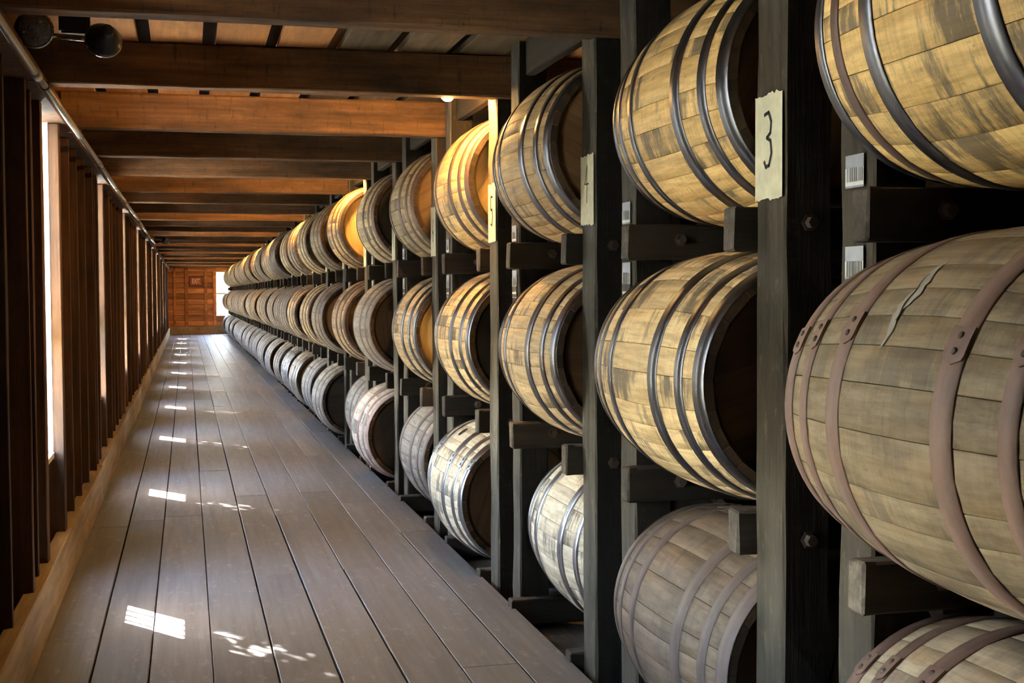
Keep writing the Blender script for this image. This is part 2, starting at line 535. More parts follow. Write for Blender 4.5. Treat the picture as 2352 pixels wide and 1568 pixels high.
for j, wy in enumerate(wins):
    # jamb studs and the studs of the bay beyond
    near = wy - WW / 2 - 0.315
    ys = [(near - 0.075, near), (wy + WW / 2 + 0.005, wy + WW / 2 + 0.085)]
    nx = wy + WSTEP - WW / 2 - 0.315 - 0.075
    g0 = wy + WW / 2 + 0.085
    for q in range(1, 5):
        yy = g0 + (nx - g0) * q / 5
        ys.append((yy - 0.022, yy + 0.022))
    ys.append((near - 0.33, near - 0.28))
    for lo, hi in ys:
        if hi < YEND - 0.05:
            d = bf.uniform(-0.006, 0.012)
            bx('stud', (XSIDE + 0.001, lo, 0.0), (XSTUD + d - 0.006, hi, 2.03), 'stud', wall, bev=0.003, rough=0.0015, axis='Z', segs=5)
    bx('lintel', (XSIDE + 0.001, near, ZT + 0.01), (XSTUD - 0.008, wy + WW / 2 + 0.005, ZT + 0.06), 'stud', wall, bev=0.003)
    bx('apron_board', (XSIDE + 0.001, near, 0.15), (XSIDE + 0.03, wy + WW / 2 + 0.005, ZS - 0.03), 'stud', wall, bev=0.002)
    bx('side_board', (XSIDE + 0.001, near, ZS - 0.03), (XSIDE + 0.025, wy - WW / 2 - 0.06, ZT + 0.03), 'stud', wall, bev=0.002)
y = YBACK
while y < YEND:
    y2 = min(y + 4.88, YEND)
    bx('top_plate', (XSIDE + 0.001, y + 0.002, 2.032), (XSTUD + 0.03, y2 - 0.002, ZB - 0.006), 'stud', wall, bev=0.004)
    y = y2
base = empty('baseboard_left', (XL, 0, 0), kind='structure')
y = -1.92
for k in range(12):
    y2 = min(y + 5.2 - 0.08 * (k % 3), YEND - 0.02)
    bx('kick_board', (XL - 0.062 + 0.003 * (k % 2), y + 0.002, 0.0), (XL + 0.002 * (k % 2), y2 - 0.002, 0.215 + 0.004 * (k % 3)), 'kick', base, bev=0.004, rough=0.002, axis='Y', segs=14)
    y = y2
    if y > YEND - 0.1:
        break

# windows: cream frame, sill, four iron bars, a clear lower pane and a grimy upper one spotted to dapple the sun
for j, wy in enumerate(wins):
    win = empty('window_%d' % (j + 1), (XSIDE, wy, ZS), kind='structure')
    hw = WW / 2
    bm = bmesh.new()
    for s in (-1, 1):
        add_box(bm, (-0.004 + (0.022 if s > 0 else 0), s * (hw + 0.012), (ZT - ZS) / 2), (0.076 if s > 0 else 0.03, 0.022, ZT - ZS + 0.03))
    add_box(bm, (-0.004, 0, ZT - ZS + 0.01), (0.03, WW + 0.04, 0.025))
    put('frame', to_mesh(bm, 'frame', 'cream'), win)
    bm = bmesh.new()
    add_box(bm, (0.015, -0.15, -0.012), (0.09, WW + 0.30, 0.024))
    put('sill', to_mesh(bm, 'sill', 'cream'), win)
    bm = bmesh.new()
    add_box(bm, (0.0, 0, 0.528), (0.03, WW, 0.035))
    put('meeting_rail', to_mesh(bm, 'meeting_rail', 'cream'), win)
    for k in (1, 2, 3):
        bm = bmesh.new()
        tube(bm, (-0.02, -hw + WW * k / 4, 0), (-0.02, -hw + WW * k / 4, ZT - ZS), 0.0065, 8)
        put('bar', to_mesh(bm, 'bar', 'rust', True), win)
    for nm, lo, hi, mt in (('lower_pane', 0.0, 0.51, 'glass'), ('upper_pane', 0.546, ZT - ZS, 'grime_dapple')):
        bm = bmesh.new()
        add_box(bm, (0.0, 0, (lo + hi) / 2), (0.003, WW, hi - lo))
        put(nm, to_mesh(bm, nm, mt), win)
    pl = bpy.data.lights.new('window_portal', 'AREA')
    pl.shape = 'RECTANGLE'
    pl.size, pl.size_y = ZT - ZS, WW
    pl.cycles.is_portal = True
    po = bpy.data.objects.new('window_portal', pl)
    C.objects.link(po)
    po.location = (XSIDE - 0.06, wy, (ZS + ZT) / 2)
    po.rotation_euler = Vector((1, 0, 0)).to_track_quat('-Z', 'Y').to_euler()
    po.rotation_euler = (0, -PI / 2, 0)

# ------------------------------------------------------------------ end wall with its window
wend = empty('wall_end', (0, YEND, 0), kind='structure')
bx('backing', (-0.8, YEND + 0.03, -0.16), (0.90, YEND + 0.06, 2.5), 'siding', wend, bev=0)
bx('backing', (0.90, YEND + 0.03, -0.16), (1.62, YEND + 0.06, 0.575), 'siding', wend, bev=0)
bx('backing', (0.90, YEND + 0.03, 1.98), (1.62, YEND + 0.06, 2.5), 'siding', wend, bev=0)
bx('backing', (1.62, YEND + 0.03, -0.16), (4.3, YEND + 0.06, 2.5), 'siding', wend, bev=0)
z = 0.255
while z < 2.26:
    z2 = min(z + 0.172, 2.27)
    xs = (-0.64, 0.90) if 0.45 < z < 1.97 else (-0.64, 2.6)
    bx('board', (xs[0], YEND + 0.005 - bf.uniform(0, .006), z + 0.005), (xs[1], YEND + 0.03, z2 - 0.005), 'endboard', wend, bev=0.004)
    z = z2
for lo, hi, d in ((-0.40, -0.33, 0.05), (-0.05, 0.045, 0.05), (0.553, 0.640, 0.05), (0.823, 0.918, 0.06), (1.60, 1.70, 0.06)):
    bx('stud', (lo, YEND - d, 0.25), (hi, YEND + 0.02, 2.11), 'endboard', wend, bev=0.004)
bx('kick_board', (-0.60, YEND - 0.07, 0.0), (1.9, YEND + 0.02, 0.255), 'kick', wend, bev=0.005)
win = empty('window_end', (1.26, YEND, 0.585), kind='structure')
bm = bmesh.new()
for x in (-0.345, 0.345):
    add_box(bm, (x, 0.0, 0.69), (0.03, 0.06, 1.41))
add_box(bm, (0, 0, 1.385), (0.70, 0.06, 0.03))
put('frame', to_mesh(bm, 'frame', 'cream'), win)
bm = bmesh.new(); add_box(bm, (0, -0.02, -0.01), (0.72, 0.10, 0.03)); put('sill', to_mesh(bm, 'sill', 'cream'), win)
bm = bmesh.new(); add_box(bm, (0, 0, 0.70), (0.66, 0.045, 0.06)); put('meeting_rail', to_mesh(bm, 'meeting_rail', 'cream'), win)
for x in (-0.167, 0.167):
    for lo, hi in ((0.005, 0.672), (0.728, 1.37)):
        bm = bmesh.new(); add_box(bm, (x, 0, (lo + hi) / 2), (0.31, 0.003, hi - lo)); put('pane', to_mesh(bm, 'pane', 'glass'), win)
bm = bmesh.new(); add_box(bm, (0, 0, 0.69), (0.018, 0.03, 1.38)); put('mullion', to_mesh(bm, 'mullion', 'cream'), win)
pl = bpy.data.lights.new('window_portal', 'AREA'); pl.shape = 'RECTANGLE'; pl.size, pl.size_y = 0.68, 1.38; pl.cycles.is_portal = True
po = bpy.data.objects.new('window_portal', pl); C.objects.link(po); po.location = (1.26, YEND + 0.09, 1.28); po.rotation_euler = (-PI / 2, 0, 0)

# right and back walls close the room
bx('wall_right', (4.2, YBACK, -0.2), (4.28, YEND, 2.5), 'dark', None, bev=0, kind='structure')
bx('wall_back', (-0.8, YBACK - 0.08, -0.2), (4.28, YBACK, 2.5), 'dark', None, bev=0, kind='structure')
bx('ground', (-90, -60, -1.3), (90, 140, -1.2), 'grass', None, bev=0, kind='structure')

# ------------------------------------------------------------------ rack posts with rails
DIG = {'0': [[(.5, 1), (.1, .8), (.1, .2), (.5, 0), (.9, .2), (.9, .8), (.5, 1)]], '1': [[(.5, 1), (.5, 0)]],
       '2': [[(.1, .8), (.5, 1), (.9, .8), (.1, 0), (.9, 0)]], '3': [[(.1, .97), (.55, 1), (.85, .82), (.75, .62), (.35, .54), (.75, .48), (.88, .25), (.6, .03), (.25, 0), (.05, .10)]],
       '4': [[(.5, 0), (.6, 1), (.05, .5), (.95, .5)]], '5': [[(.9, 1), (.2, 1), (.15, .55), (.7, .55), (.9, .3), (.6, 0), (.1, .05)]],
       '6': [[(.8, 1), (.2, .6), (.1, .25), (.5, 0), (.9, .25), (.6, .5), (.15, .35)]], '7': [[(.1, 1), (.9, 1), (.4, 0)]],
       '8': [[(.5, .52), (.15, .75), (.5, 1), (.85, .75), (.5, .52), (.1, .25), (.5, 0), (.9, .25), (.5, .52)]], '9': [[(.85, .6), (.4, .5), (.15, .8), (.5, 1), (.85, .8), (.7, 0)]]}

def strokes(bm, text, y0, z0, wd, ht, x, th):
    """painted figures lying on an aisle-facing plane; left edge of the text is at larger y"""
    n = len(text)
    cw = wd / n
    for i, ch in enumerate(text):
        for line in DIG[ch]:
            for (u1, v1), (u2, v2) in zip(line, line[1:]):
                p = Vector((x, y0 - (i + 0.1 + 0.8 * u1) * cw, z0 + v1 * ht))
                q = Vector((x, y0 - (i + 0.1 + 0.8 * u2) * cw, z0 + v2 * ht))
                d = (q - p)
                if d.length < 1e-6:
                    continue
                d.normalize()
                s = Vector((0, -d.z, d.y)) * th / 2
                p2, q2 = p - d * th * 0.35, q + d * th * 0.35
                bm.faces.new([bm.verts.new(k) for k in (p2 + s, q2 + s, q2 - s, p2 - s)])

ORD = ['nearest', 'second', 'third', 'fourth', 'fifth', 'sixth', 'seventh', 'eighth', 'ninth', 'tenth', 'eleventh', 'twelfth', 'thirteenth', 'fourteenth', 'fifteenth', 'sixteenth',
       'seventeenth', 'eighteenth', 'nineteenth', 'twentieth', 'twenty-first', 'twenty-second', 'twenty-third', 'twenty-fourth', 'twenty-fifth', 'twenty-sixth', 'twenty-seventh',
       'twenty-eighth', 'farthest']
rp = random.Random(21)
def bolt_me():
    if 'bolt' in MESH:
        return MESH['bolt']
    bm = bmesh.new()
    r = lathe(bm, [(0.021, 0.0), (0.021, -0.003), (0.014, -0.004), (0.013, -0.022)], 6, 'Y')
    cap(bm, r[-1])
    MESH['bolt'] = to_mesh(bm, 'bolt', 'rust')
    return MESH['bolt']

def rail_me(length):
    key = ('railm', rp.randrange(4))
    if key in MESH:
        return MESH[key]
    bm = bmesh.new()
    add_box(bm, (length / 2, 0, -RAILH / 2), (length, 0.062, RAILH))
    # arris at the aisle end worn round
    ee = [e for e in bm.edges if all(abs(v.co.x) < 1e-5 for v in e.verts)]
    bmesh.ops.bevel(bm, geom=bm.edges[:], offset=0.005, segments=1, affect='EDGES')
    for k in range(1, 6):
        bmesh.ops.bisect_plane(bm, geom=bm.verts[:] + bm.edges[:] + bm.faces[:], plane_co=(0.03 * k * k, 0, 0), plane_no=(1, 0, 0))
    for v in bm.verts:
        v.co += Vector((rp.uniform(-.002, .002), rp.uniform(-.002, .002), rp.uniform(-.002, .001)))
        if v.co.x < 0.02:
            v.co.x += 0.06 * (v.co.z + RAILH / 2) * rp.choice((0, 0.4)) + rp.uniform(0, 0.003)
    bm.normal_update()
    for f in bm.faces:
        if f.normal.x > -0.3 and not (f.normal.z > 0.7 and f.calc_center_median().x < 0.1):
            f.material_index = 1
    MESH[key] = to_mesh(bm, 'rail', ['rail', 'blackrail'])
    return MESH[key]

def make_post(n, side):
    y0, y1 = (a_near(n), a_far(n)) if side == 'A' else (b_near(n), b_far(n))
    root = empty('rack_post', (XR, (y0 + y1) / 2, ZRACK), category='post', group='timber posts of the barrel rack')
    k = min(n + 1, 28)
    digits = str(abs(n + 3))
    if side == 'A':
        if 0 <= n <= 5:
            lab = 'dark rack post with the figure %s on its white painted patch' % ('three', 'four', 'five', 'six', 'seven', 'eight')[n]
        elif n == -1:
            lab = 'nearest dark rack post holding the near ends of the nearest barrels'
        else:
            lab = 'dark rack post under the near ends of the barrels in the %s bay' % ORD[k]
    else:
        if n == -1:
            lab = 'dark rack post with large barcode labels, between the figure three and the nearest barrels'
        else:
            lab = 'dark rack post behind the far ends of the barrels in the %s bay' % ORD[k]
    root['label'] = lab
    base_z = ZRACK
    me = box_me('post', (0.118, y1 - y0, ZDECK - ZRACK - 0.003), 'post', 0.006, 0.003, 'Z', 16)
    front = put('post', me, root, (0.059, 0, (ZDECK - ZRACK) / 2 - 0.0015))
    front.color = {('A', 0): (0.40, 0.35, 0.28, 1), ('B', -1): (0.42, 0.36, 0.29, 1), ('B', 0): (0.75, 0.72, 0.64, 1), ('A', 1): (0.95, 0.93, 0.84, 1)}.get((side, n), (0.8, 0.76, 0.68, 1))
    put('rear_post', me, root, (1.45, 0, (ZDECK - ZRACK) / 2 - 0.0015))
    hy = (y1 - y0) / 2
    for tier, zt in RT.items():
        ry = (hy + 0.032) if side == 'A' else (-hy - 0.032)
        px = -0.055 + rp.uniform(-0.008, 0.012)
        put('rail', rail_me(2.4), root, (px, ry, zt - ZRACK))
        if n < 9 and tier != 'bottom':
            # bolt head through post (near post) or through the rail (far post)
            if side == 'A':
                put('bolt', bolt_me(), root, (0.062, -hy, zt - ZRACK - 0.045))
            else:
                put('bolt', bolt_me(), root, (0.12, -hy - 0.064, zt - ZRACK - 0.045))
    if side == 'A' and 0 <= n <= 14:
        # painted patch with ragged ends
        bm = bmesh.new()
        zz0, zz1 = 1.480 - ZRACK + rp.uniform(-.01, .02), 1.742 - ZRACK + rp.uniform(-.015, .02)
        N = 15
        lo, hi = [], []
        for q in range(N):
            yy = -hy + 0.004 + (2 * hy - 0.008) * q / (N - 1)
            lo.append(bm.verts.new((-0.0045, yy, zz0 + rp.uniform(-.004, .004))))
            hi.append(bm.verts.new((-0.0045, yy, zz1 + rp.uniform(-.005, .004))))
        for q in range(N - 1):
            bm.faces.new((lo[q + 1], lo[q], hi[q], hi[q + 1]))
        patch = put('painted_patch', to_mesh(bm, 'painted_patch', 'paint'), root, label='cream white painted patch')
        bm = bmesh.new()
        wdt = 0.058 if len(digits) == 1 else 0.10
        strokes(bm, digits, wdt / 2, zz0 + 0.075, wdt, 0.125, -0.0056, 0.0085 if n != 1 else 0.005)
        put('painted_figure', to_mesh(bm, 'painted_figure', 'ink'), patch, label='black figure %s' % digits)
    if side == 'B' and n <= 7:
        for up_ in (True, False):
            zt = RT['top'] - ZRACK
            z0 = zt + 0.008 if up_ else zt - RAILH - 0.118
            hh = 0.066 if up_ else 0.112
            y_l, y_r = hy - 0.030, hy - 0.104        # left and right edges seen from the aisle
            bm = bmesh.new()
            def strip(za, zb, mi, ya=y_l, yb=y_r, x=-0.0048):
                f = bm.faces.new([bm.verts.new(p) for p in ((x, ya, za), (x, yb, za), (x, yb, zb), (x, ya, zb))])
                f.material_index = mi
            strip(z0, z0 + hh, 1)
            if up_:
                strip(z0 + 0.004, z0 + 0.040, 0, x=-0.0052)
                bz0, bz1 = z0 + 0.012, z0 + 0.040
            else:
                strip(z0 + 0.048, z0 + 0.082, 0, x=-0.0052)
                bz0, bz1 = z0 + 0.050, z0 + 0.082
            yy = y_l - 0.008
            while yy > y_r + 0.006:
                wq = rp.choice((0.0012, 0.0022, 0.0034))
                strip(bz0, bz1, 2, yy, yy - wq, -0.0056)
                yy -= wq + rp.choice((0.0015, 0.0028))
            if not up_:
                strip(z0 + 0.004, z0 + 0.045, 3, x=-0.0052)
                strip(z0 + 0.016, z0 + 0.024, 0, y_l - 0.004, y_r + 0.022, -0.0056)
                f = bm.faces.new([bm.verts.new((-0.0056, yv, zv)) for yv, zv in ((y_r + 0.022, z0 + 0.010), (y_r + 0.004, z0 + 0.020), (y_r + 0.022, z0 + 0.030))])
                f.material_index = 0
            put('barcode_label', to_mesh(bm, 'barcode_label', ['paper', 'tape', 'ink', 'post']), root, label='barcode label with black bars on white')
            if not up_:
                bm = bmesh.new()
                strokes(bm, '000001', y_l - 0.006, z0 + 0.0455, 0.05, 0.0055, -0.0056, 0.0012)
                put('printed_figures', to_mesh(bm, 'printed_figures', 'ink'), root)
    return root

for n in range(-1, NB):
    make_post(n, 'A')
    make_post(n, 'B')

# ------------------------------------------------------------------ barrels
HALF = LB / 2
def rad(t): return RBIL - (RBIL - RHEAD) * (t / HALF) ** 2
TH = 0.022
HEADIN = 0.040
def stave_geom(bm, a0, a1, nl=12):
    """one stave between angles a0 and a1, with chamfered long edges and bevelled chimes"""
    ts = [-HALF + LB * k / nl for k in range(nl + 1)]
    dc = 0.0008
    cols = []
    for t in ts:
        r = rad(t)
        gap = 0.0005 / r
        ch = 0.0017 / r
        am = (a0 + a1) / 2
        flat = (1 - math.cos((a1 - a0) / 2)) * r * 0.35
        prof = [(a0 + gap, r - TH), (a0 + gap, r - dc), (a0 + ch, r), (am, r + flat), (a1 - ch, r), (a1 - gap, r - dc), (a1 - gap, r - TH)]
        cols.append([bm.verts.new((q * math.cos(a), t, q * math.sin(a))) for a, q in prof])
    for i in range(nl):
        for k in range(6):
            f = bm.faces.new((cols[i][k], cols[i][k + 1], cols[i + 1][k + 1], cols[i + 1][k]))
            f.smooth = 1 < k + 1 < 6 and k not in (0, 5)
    # inside of the chime down to the head
    for end, i in ((-1, 0), (1, nl)):
        t = ts[i]
        inner = []
        for a in (a0 + 0.002, a1 - 0.002):
            inner.append(bm.verts.new(((rad(t) - TH - 0.003) * math.cos(a), t - end * HEADIN * 1.2, (rad(t) - TH - 0.003) * math.sin(a))))
        row = cols[i]
        try:
            fs = [row[0], row[1], row[2], row[3], row[4], row[5], row[6]]
            bm.faces.new(fs if end < 0 else fs[::-1]).material_index = 1
            q = [row[0], row[6], inner[1], inner[0]]
            bm.faces.new(q if end < 0 else q[::-1]).material_index = 1
        except ValueError:
            pass

PATTERNS = []
for pz in range(4):
    pr = random.Random(100 + pz)
    ws = [pr.uniform(0.6, 1.35) for _ in range(27 + pz % 2)]
    tot = sum(ws)
    a = 0.0
    ang = []
    for q in ws:
        ang.append((a, a + 2 * PI * q / tot))
        a += 2 * PI * q / tot
    PATTERNS.append(ang)
STAVES = []
BODIES = []
for pz, ang in enumerate(PATTERNS):
    row = {}
    for mk in ('oak', 'oldoak'):
        lst = []
        for a0, a1 in ang:
            bm = bmesh.new()
            stave_geom(bm, a0, a1)
            bmesh.ops.recalc_face_normals(bm, faces=bm.faces[:])
            lst.append(to_mesh(bm, 'stave', [mk, 'chime']))
        row[mk] = lst
    STAVES.append(row)
    row = {}
    for mk in ('oak', 'oldoak'):
        bm = bmesh.new()
        for a0, a1 in ang:
            stave_geom(bm, a0, a1, 8)
        bmesh.ops.recalc_face_normals(bm, faces=bm.faces[:])
        row[mk] = to_mesh(bm, 'body', [mk, 'chime'])
    BODIES.append(row)

HOOPS = [('head_hoop', -HALF - 0.0005, -0.377), ('quarter_hoop', -0.329, -0.291), ('bilge_hoop', -0.195, -0.143), ('bilge_hoop', 0.143, 0.195), ('quarter_hoop', 0.291, 0.329), ('head_hoop', 0.377, HALF + 0.0005)]
def hoop_me(i, mk, seg=64):
    key = ('hoop', i, mk, seg)
    if key in MESH:
        return MESH[key]
    nm, t0, t1 = HOOPS[i]
    bm = bmesh.new()
    th = 0.0024
    e = 0.0006
    fl = 0.0012
    pr = [(rad(t0) + 0.0008, t0), (rad(t0) + th + e, t0 + 0.001), (rad(t1) + th + e, t1 - 0.001), (rad(t1) + 0.0008, t1)]
    mid = (t0 + t1) / 2
    pr.insert(2, (rad(mid) + th + e + fl * 0.3, mid))
    lathe(bm, pr, seg, 'Y')
    bmesh.ops.recalc_face_normals(bm, faces=bm.faces[:])
    me = to_mesh(bm, 'hoop', mk, True)
    MESH[key] = me
    return me

def lap_me(i, mk):
    """the riveted overlap of a hoop, with a rounded end"""
    key = ('lap', i, mk)
    if key in MESH:
        return MESH[key]
    nm, t0, t1 = HOOPS[i]
    bm = bmesh.new()
    rows = []
    N = 8
    span = 0.19
    for k in range(N + 1):
        a = span * k / N
        u = k / N
        cut = 0.5 * (t1 - t0) * (1 - math.sqrt(max(0, 1 - max(0, (u - 0.75) / 0.25) ** 2))) if u > 0.75 else 0
        ta, tb = t0 + cut + 0.001, t1 - cut - 0.001
        rows.append([bm.verts.new(((rad(t) + q) * math.cos(a), t, (rad(t) + q) * math.sin(a))) for t, q in ((ta, 0.003), (ta, 0.0062), (tb, 0.0062), (tb, 0.003))])
    for p, q in zip(rows, rows[1:]):
        for k in range(3):
            bm.faces.new((p[k], p[k + 1], q[k + 1], q[k]))
    bmesh.ops.recalc_face_normals(bm, faces=bm.faces[:])
    MESH[key] = to_mesh(bm, 'lap', mk)
    return MESH[key]

def rivet_me():
    if 'rivet' in MESH:
        return MESH['rivet']
    bm = bmesh.new()
    r = lathe(bm, [(0.0062, 0), (0.0058, 0.0018), (0.003, 0.0030)], 8, 'X')
    cap(bm, r[-1])
    bmesh.ops.recalc_face_normals(bm, faces=bm.faces[:])
    MESH['rivet'] = to_mesh(bm, 'rivet', 'rust', True)
    return MESH['rivet']

def head_me(mk, end):
    key = ('head', mk, end)
    if key in MESH:
        return MESH[key]
    bm = bmesh.new()
    t = end * (HALF - HEADIN)
    R0 = rad(HALF) - TH + 0.001
    rr = lathe(bm, [(R0, t), (R0 - 0.016, t + end * 0.010)], 48, 'Y')
    cap(bm, rr[-1])
    bmesh.ops.recalc_face_normals(bm, faces=bm.faces[:])
    MESH[key] = to_mesh(bm, 'head', mk)
    return MESH[key]

def head_board_me(mk, i, nb=6):
    key = ('hb', mk, i)
    if key in MESH:
        return MESH[key]
    R0 = rad(HALF) - TH - 0.016
    x0, x1 = -R0 + 2 * R0 * i / nb + 0.0008, -R0 + 2 * R0 * (i + 1) / nb - 0.0008
    t = -(HALF - HEADIN) - 0.0105
    bm = bmesh.new()
    xs = [x0 + (x1 - x0) * k / 6 for k in range(7)]
    upv = [(x, math.sqrt(max(0, R0 * R0 - x * x))) for x in xs]
    outline = upv + [(x, -z) for x, z in upv[::-1] if z > 1e-6]
    dz = -0.0012 - 0.0008 * (i % 2)
    fr = [bm.verts.new((x, t + dz, z)) for x, z in outline]
    bk = [bm.verts.new((x, t + 0.004, z)) for x, z in outline]
    bm.faces.new(fr)
    for k in range(len(fr)):
        q = (k + 1) % len(fr)
        try:
            bm.faces.new((fr[k], fr[q], bk[q], bk[k]))
        except ValueError:
            pass
    bmesh.ops.remove_doubles(bm, verts=bm.verts[:], dist=1e-6)
    bmesh.ops.recalc_face_normals(bm, faces=bm.faces[:])
    MESH[key] = to_mesh(bm, 'head_board', mk)
    return MESH[key]

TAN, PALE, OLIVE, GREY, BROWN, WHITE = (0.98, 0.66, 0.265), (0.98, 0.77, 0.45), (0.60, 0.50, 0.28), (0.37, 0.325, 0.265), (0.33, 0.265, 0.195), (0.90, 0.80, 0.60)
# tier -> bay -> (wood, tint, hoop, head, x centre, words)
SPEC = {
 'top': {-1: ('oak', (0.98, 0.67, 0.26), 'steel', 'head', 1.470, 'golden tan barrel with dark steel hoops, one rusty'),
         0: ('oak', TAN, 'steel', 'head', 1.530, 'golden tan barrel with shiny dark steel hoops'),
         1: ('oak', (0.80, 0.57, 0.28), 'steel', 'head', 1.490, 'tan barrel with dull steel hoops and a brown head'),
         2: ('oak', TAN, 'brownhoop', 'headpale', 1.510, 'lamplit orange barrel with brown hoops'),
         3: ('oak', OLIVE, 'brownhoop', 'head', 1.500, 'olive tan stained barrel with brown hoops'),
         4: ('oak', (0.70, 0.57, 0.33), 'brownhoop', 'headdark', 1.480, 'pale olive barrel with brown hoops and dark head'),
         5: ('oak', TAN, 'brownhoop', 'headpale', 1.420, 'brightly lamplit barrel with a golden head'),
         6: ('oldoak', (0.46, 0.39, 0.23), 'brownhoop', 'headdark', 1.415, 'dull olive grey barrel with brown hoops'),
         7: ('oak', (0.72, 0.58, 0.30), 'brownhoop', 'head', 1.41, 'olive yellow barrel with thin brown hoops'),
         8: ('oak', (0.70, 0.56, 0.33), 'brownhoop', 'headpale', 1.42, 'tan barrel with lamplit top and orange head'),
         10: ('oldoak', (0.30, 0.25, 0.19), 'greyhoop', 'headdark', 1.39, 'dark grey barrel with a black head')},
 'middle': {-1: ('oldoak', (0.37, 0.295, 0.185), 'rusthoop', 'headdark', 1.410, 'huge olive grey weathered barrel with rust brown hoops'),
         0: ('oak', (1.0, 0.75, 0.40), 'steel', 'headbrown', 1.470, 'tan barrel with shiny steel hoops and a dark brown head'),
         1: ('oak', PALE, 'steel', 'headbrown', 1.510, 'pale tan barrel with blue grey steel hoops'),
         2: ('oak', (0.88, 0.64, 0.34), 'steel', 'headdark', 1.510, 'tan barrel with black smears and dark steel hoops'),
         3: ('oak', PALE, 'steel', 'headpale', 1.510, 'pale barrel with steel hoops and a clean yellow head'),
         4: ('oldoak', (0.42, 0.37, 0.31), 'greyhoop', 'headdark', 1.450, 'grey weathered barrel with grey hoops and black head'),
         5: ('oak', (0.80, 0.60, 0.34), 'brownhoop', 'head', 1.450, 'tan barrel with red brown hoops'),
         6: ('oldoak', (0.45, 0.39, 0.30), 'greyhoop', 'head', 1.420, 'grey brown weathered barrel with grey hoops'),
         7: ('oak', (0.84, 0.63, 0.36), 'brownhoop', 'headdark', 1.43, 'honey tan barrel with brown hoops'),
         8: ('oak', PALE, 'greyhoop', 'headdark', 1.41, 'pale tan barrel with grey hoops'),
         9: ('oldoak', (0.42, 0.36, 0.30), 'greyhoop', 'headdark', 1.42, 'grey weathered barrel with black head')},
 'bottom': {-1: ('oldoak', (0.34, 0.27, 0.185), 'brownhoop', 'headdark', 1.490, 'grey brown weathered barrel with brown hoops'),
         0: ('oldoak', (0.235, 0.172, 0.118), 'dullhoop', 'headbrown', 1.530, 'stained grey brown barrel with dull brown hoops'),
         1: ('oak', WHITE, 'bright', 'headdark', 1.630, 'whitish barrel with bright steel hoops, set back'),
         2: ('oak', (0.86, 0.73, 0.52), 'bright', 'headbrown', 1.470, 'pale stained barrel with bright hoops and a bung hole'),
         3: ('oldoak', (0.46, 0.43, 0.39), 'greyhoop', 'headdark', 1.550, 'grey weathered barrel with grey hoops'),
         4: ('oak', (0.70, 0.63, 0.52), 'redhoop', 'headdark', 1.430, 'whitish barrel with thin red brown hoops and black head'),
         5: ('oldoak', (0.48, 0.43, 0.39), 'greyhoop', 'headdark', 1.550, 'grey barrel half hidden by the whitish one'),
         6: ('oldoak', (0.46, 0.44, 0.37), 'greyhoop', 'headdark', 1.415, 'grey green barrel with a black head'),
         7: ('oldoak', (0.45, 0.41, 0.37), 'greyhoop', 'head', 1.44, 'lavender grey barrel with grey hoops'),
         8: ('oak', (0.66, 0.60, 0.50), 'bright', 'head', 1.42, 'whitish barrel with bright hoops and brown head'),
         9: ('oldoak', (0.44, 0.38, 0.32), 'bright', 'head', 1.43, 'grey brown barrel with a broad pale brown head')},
}
HEADTINT = {}
rb = random.Random(77)
DETAIL_MAX = 11
